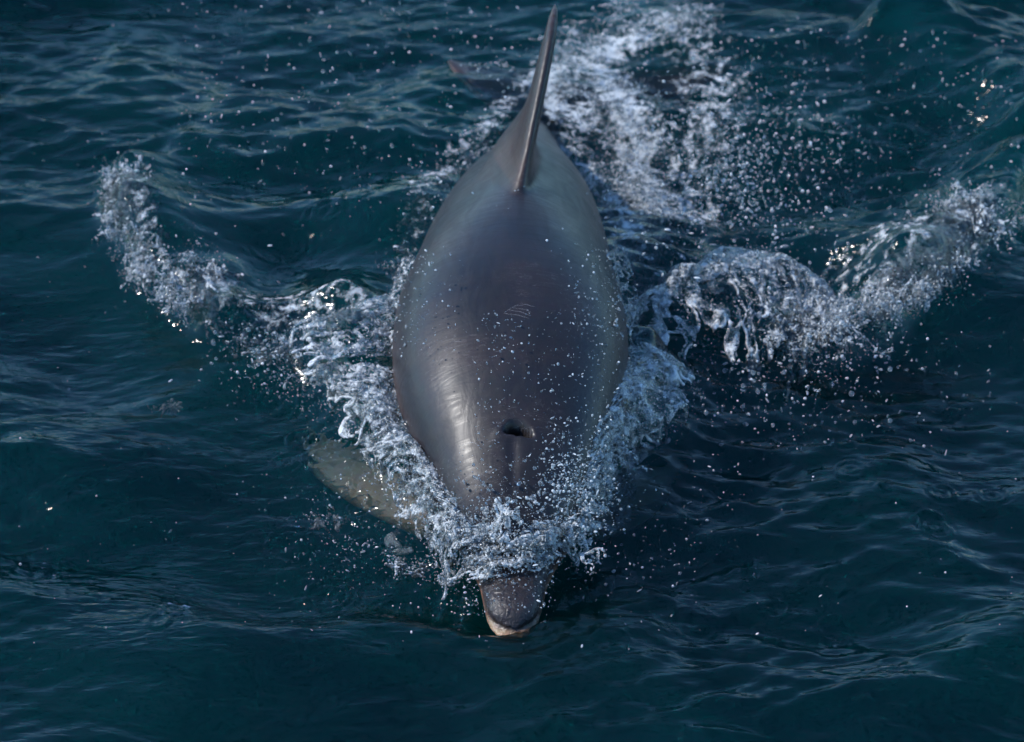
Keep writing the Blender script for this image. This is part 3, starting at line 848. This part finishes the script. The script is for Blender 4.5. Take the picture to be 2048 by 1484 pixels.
def build_water_drops():
    beads = [bead(k) for k in range(4)]
    r = np.random.default_rng(77)
    sets = [
        ((1290, 1760, 660, 880), (.05, .22), 54, (.0030, .0068), 'clear round water drop falling below the transparent curl', False),
        ((890, 1160, 930, 1050), (.04, .09), 34, (.0032, .0062), 'clear bead of water flung up against the forehead, below the blowhole', True),
        ((430, 640, 600, 780), (.05, .20), 30, (.0030, .0065), 'clear water drop flying between the outer crest and the sunlit flank', False),
        ((1260, 1640, 130, 540), (.08, .35), 48, (.0036, .0060), 'blurred bright water drop in the spray beside the wake foam', False),
        ((420, 1000, 20, 330), (.15, .55), 22, (.0028, .0055), 'lone clear water drop in the air before the dorsal fin over dark waves', False),
        ((1120, 1420, 1010, 1260), (.02, .08), 20, (.0026, .0048), 'small clear water drop skimming the dark water beside the beak', False),
    ]
    for (x0, x1, y0, y1), (z0, z1), n, (r0, r1), lab, sk in sets:
        for k in range(n):
            px = np.clip(r.normal((x0 + x1) / 2, (x1 - x0) / 3.6), x0 - 20, x1 + 20); py = np.clip(r.normal((y0 + y1) / 2, (y1 - y0) / 3.6), y0 - 15, y1 + 15)
            z = r.uniform(z0, z1)
            if sk: z += (on_skin(px, py) or 0.1)
            o = link('water_drop', beads[int(r.choice(4, p=[.5, .2, .12, .18]))], label=lab, cat='water drop', group=lab.replace('drop', 'drops', 1).replace('bead', 'beads', 1))
            o.location = at(px, py, z)
            q = r0 + (r1 - r0) * r.random() ** 2
            o.scale = (q, q, q * r.uniform(0.9, 1.15)); o.rotation_euler = r.normal(0, 0.5, 3)

def build_scratches():
    from mathutils.bvhtree import BVHTree
    body = [c for c in dolphin.children if c.name == 'body'][0]
    bv = BVHTree.FromObject(body, bpy.context.evaluated_depsgraph_get())
    t = NT('scar'); b = t.n('BsdfPrincipled', Base_Color=(0.17, 0.165, 0.175, 1), Roughness=0.45)
    t.t.links.new(b.outputs[0], t.out.inputs['Surface'])
    lines = [[(1008, 626), (1030, 612), (1050, 610)], [(1008, 627), (1035, 630), (1058, 637)], [(1018, 620), (1042, 624), (1060, 631)],
             [(1026, 616), (1050, 619), (1063, 625)], [(1042, 607), (1056, 610), (1070, 614)], [(918, 893), (942, 885), (958, 890)], [(975, 884), (988, 880), (992, 884)]]
    for ln in lines:
        P = spline(np.linspace(0, 1, len(ln)), np.array(ln, float), np.linspace(0, 1, 12))
        V = []
        for px, py in P:
            d = DIST * F + (px - 1024) * PXM * np.array([1, 0, 0]) + (742 - py) * PXM * U
            hit = bv.ray_cast(Vector(CAM), Vector(d).normalized())
            V.append((np.array(hit[0]), np.array(hit[1])))
        vs, fs = [], []
        for i, (p, nn) in enumerate(V):
            tg = nrm(V[min(i + 1, 11)][0] - V[max(i - 1, 0)][0]); sd_ = nrm(np.cross(nn, tg))
            w = 0.0008 * math.sin(math.pi * (i + 0.6) / 12.2)
            vs += [p - nn * 0.0008 + sd_ * w * 1.6, p + nn * 0.0005, p - nn * 0.0008 - sd_ * w * 1.6]
        for i in range(11):
            fs += [(i * 3, i * 3 + 1, i * 3 + 4, i * 3 + 3), (i * 3 + 1, i * 3 + 2, i * 3 + 5, i * 3 + 4)]
        link('scratch', mesh_np('scratch', vs, fs, t.m), dolphin, label='thin pale rake scratch on the dark back')

build_scratches()
build_splash()
build_spray()
build_water_drops()
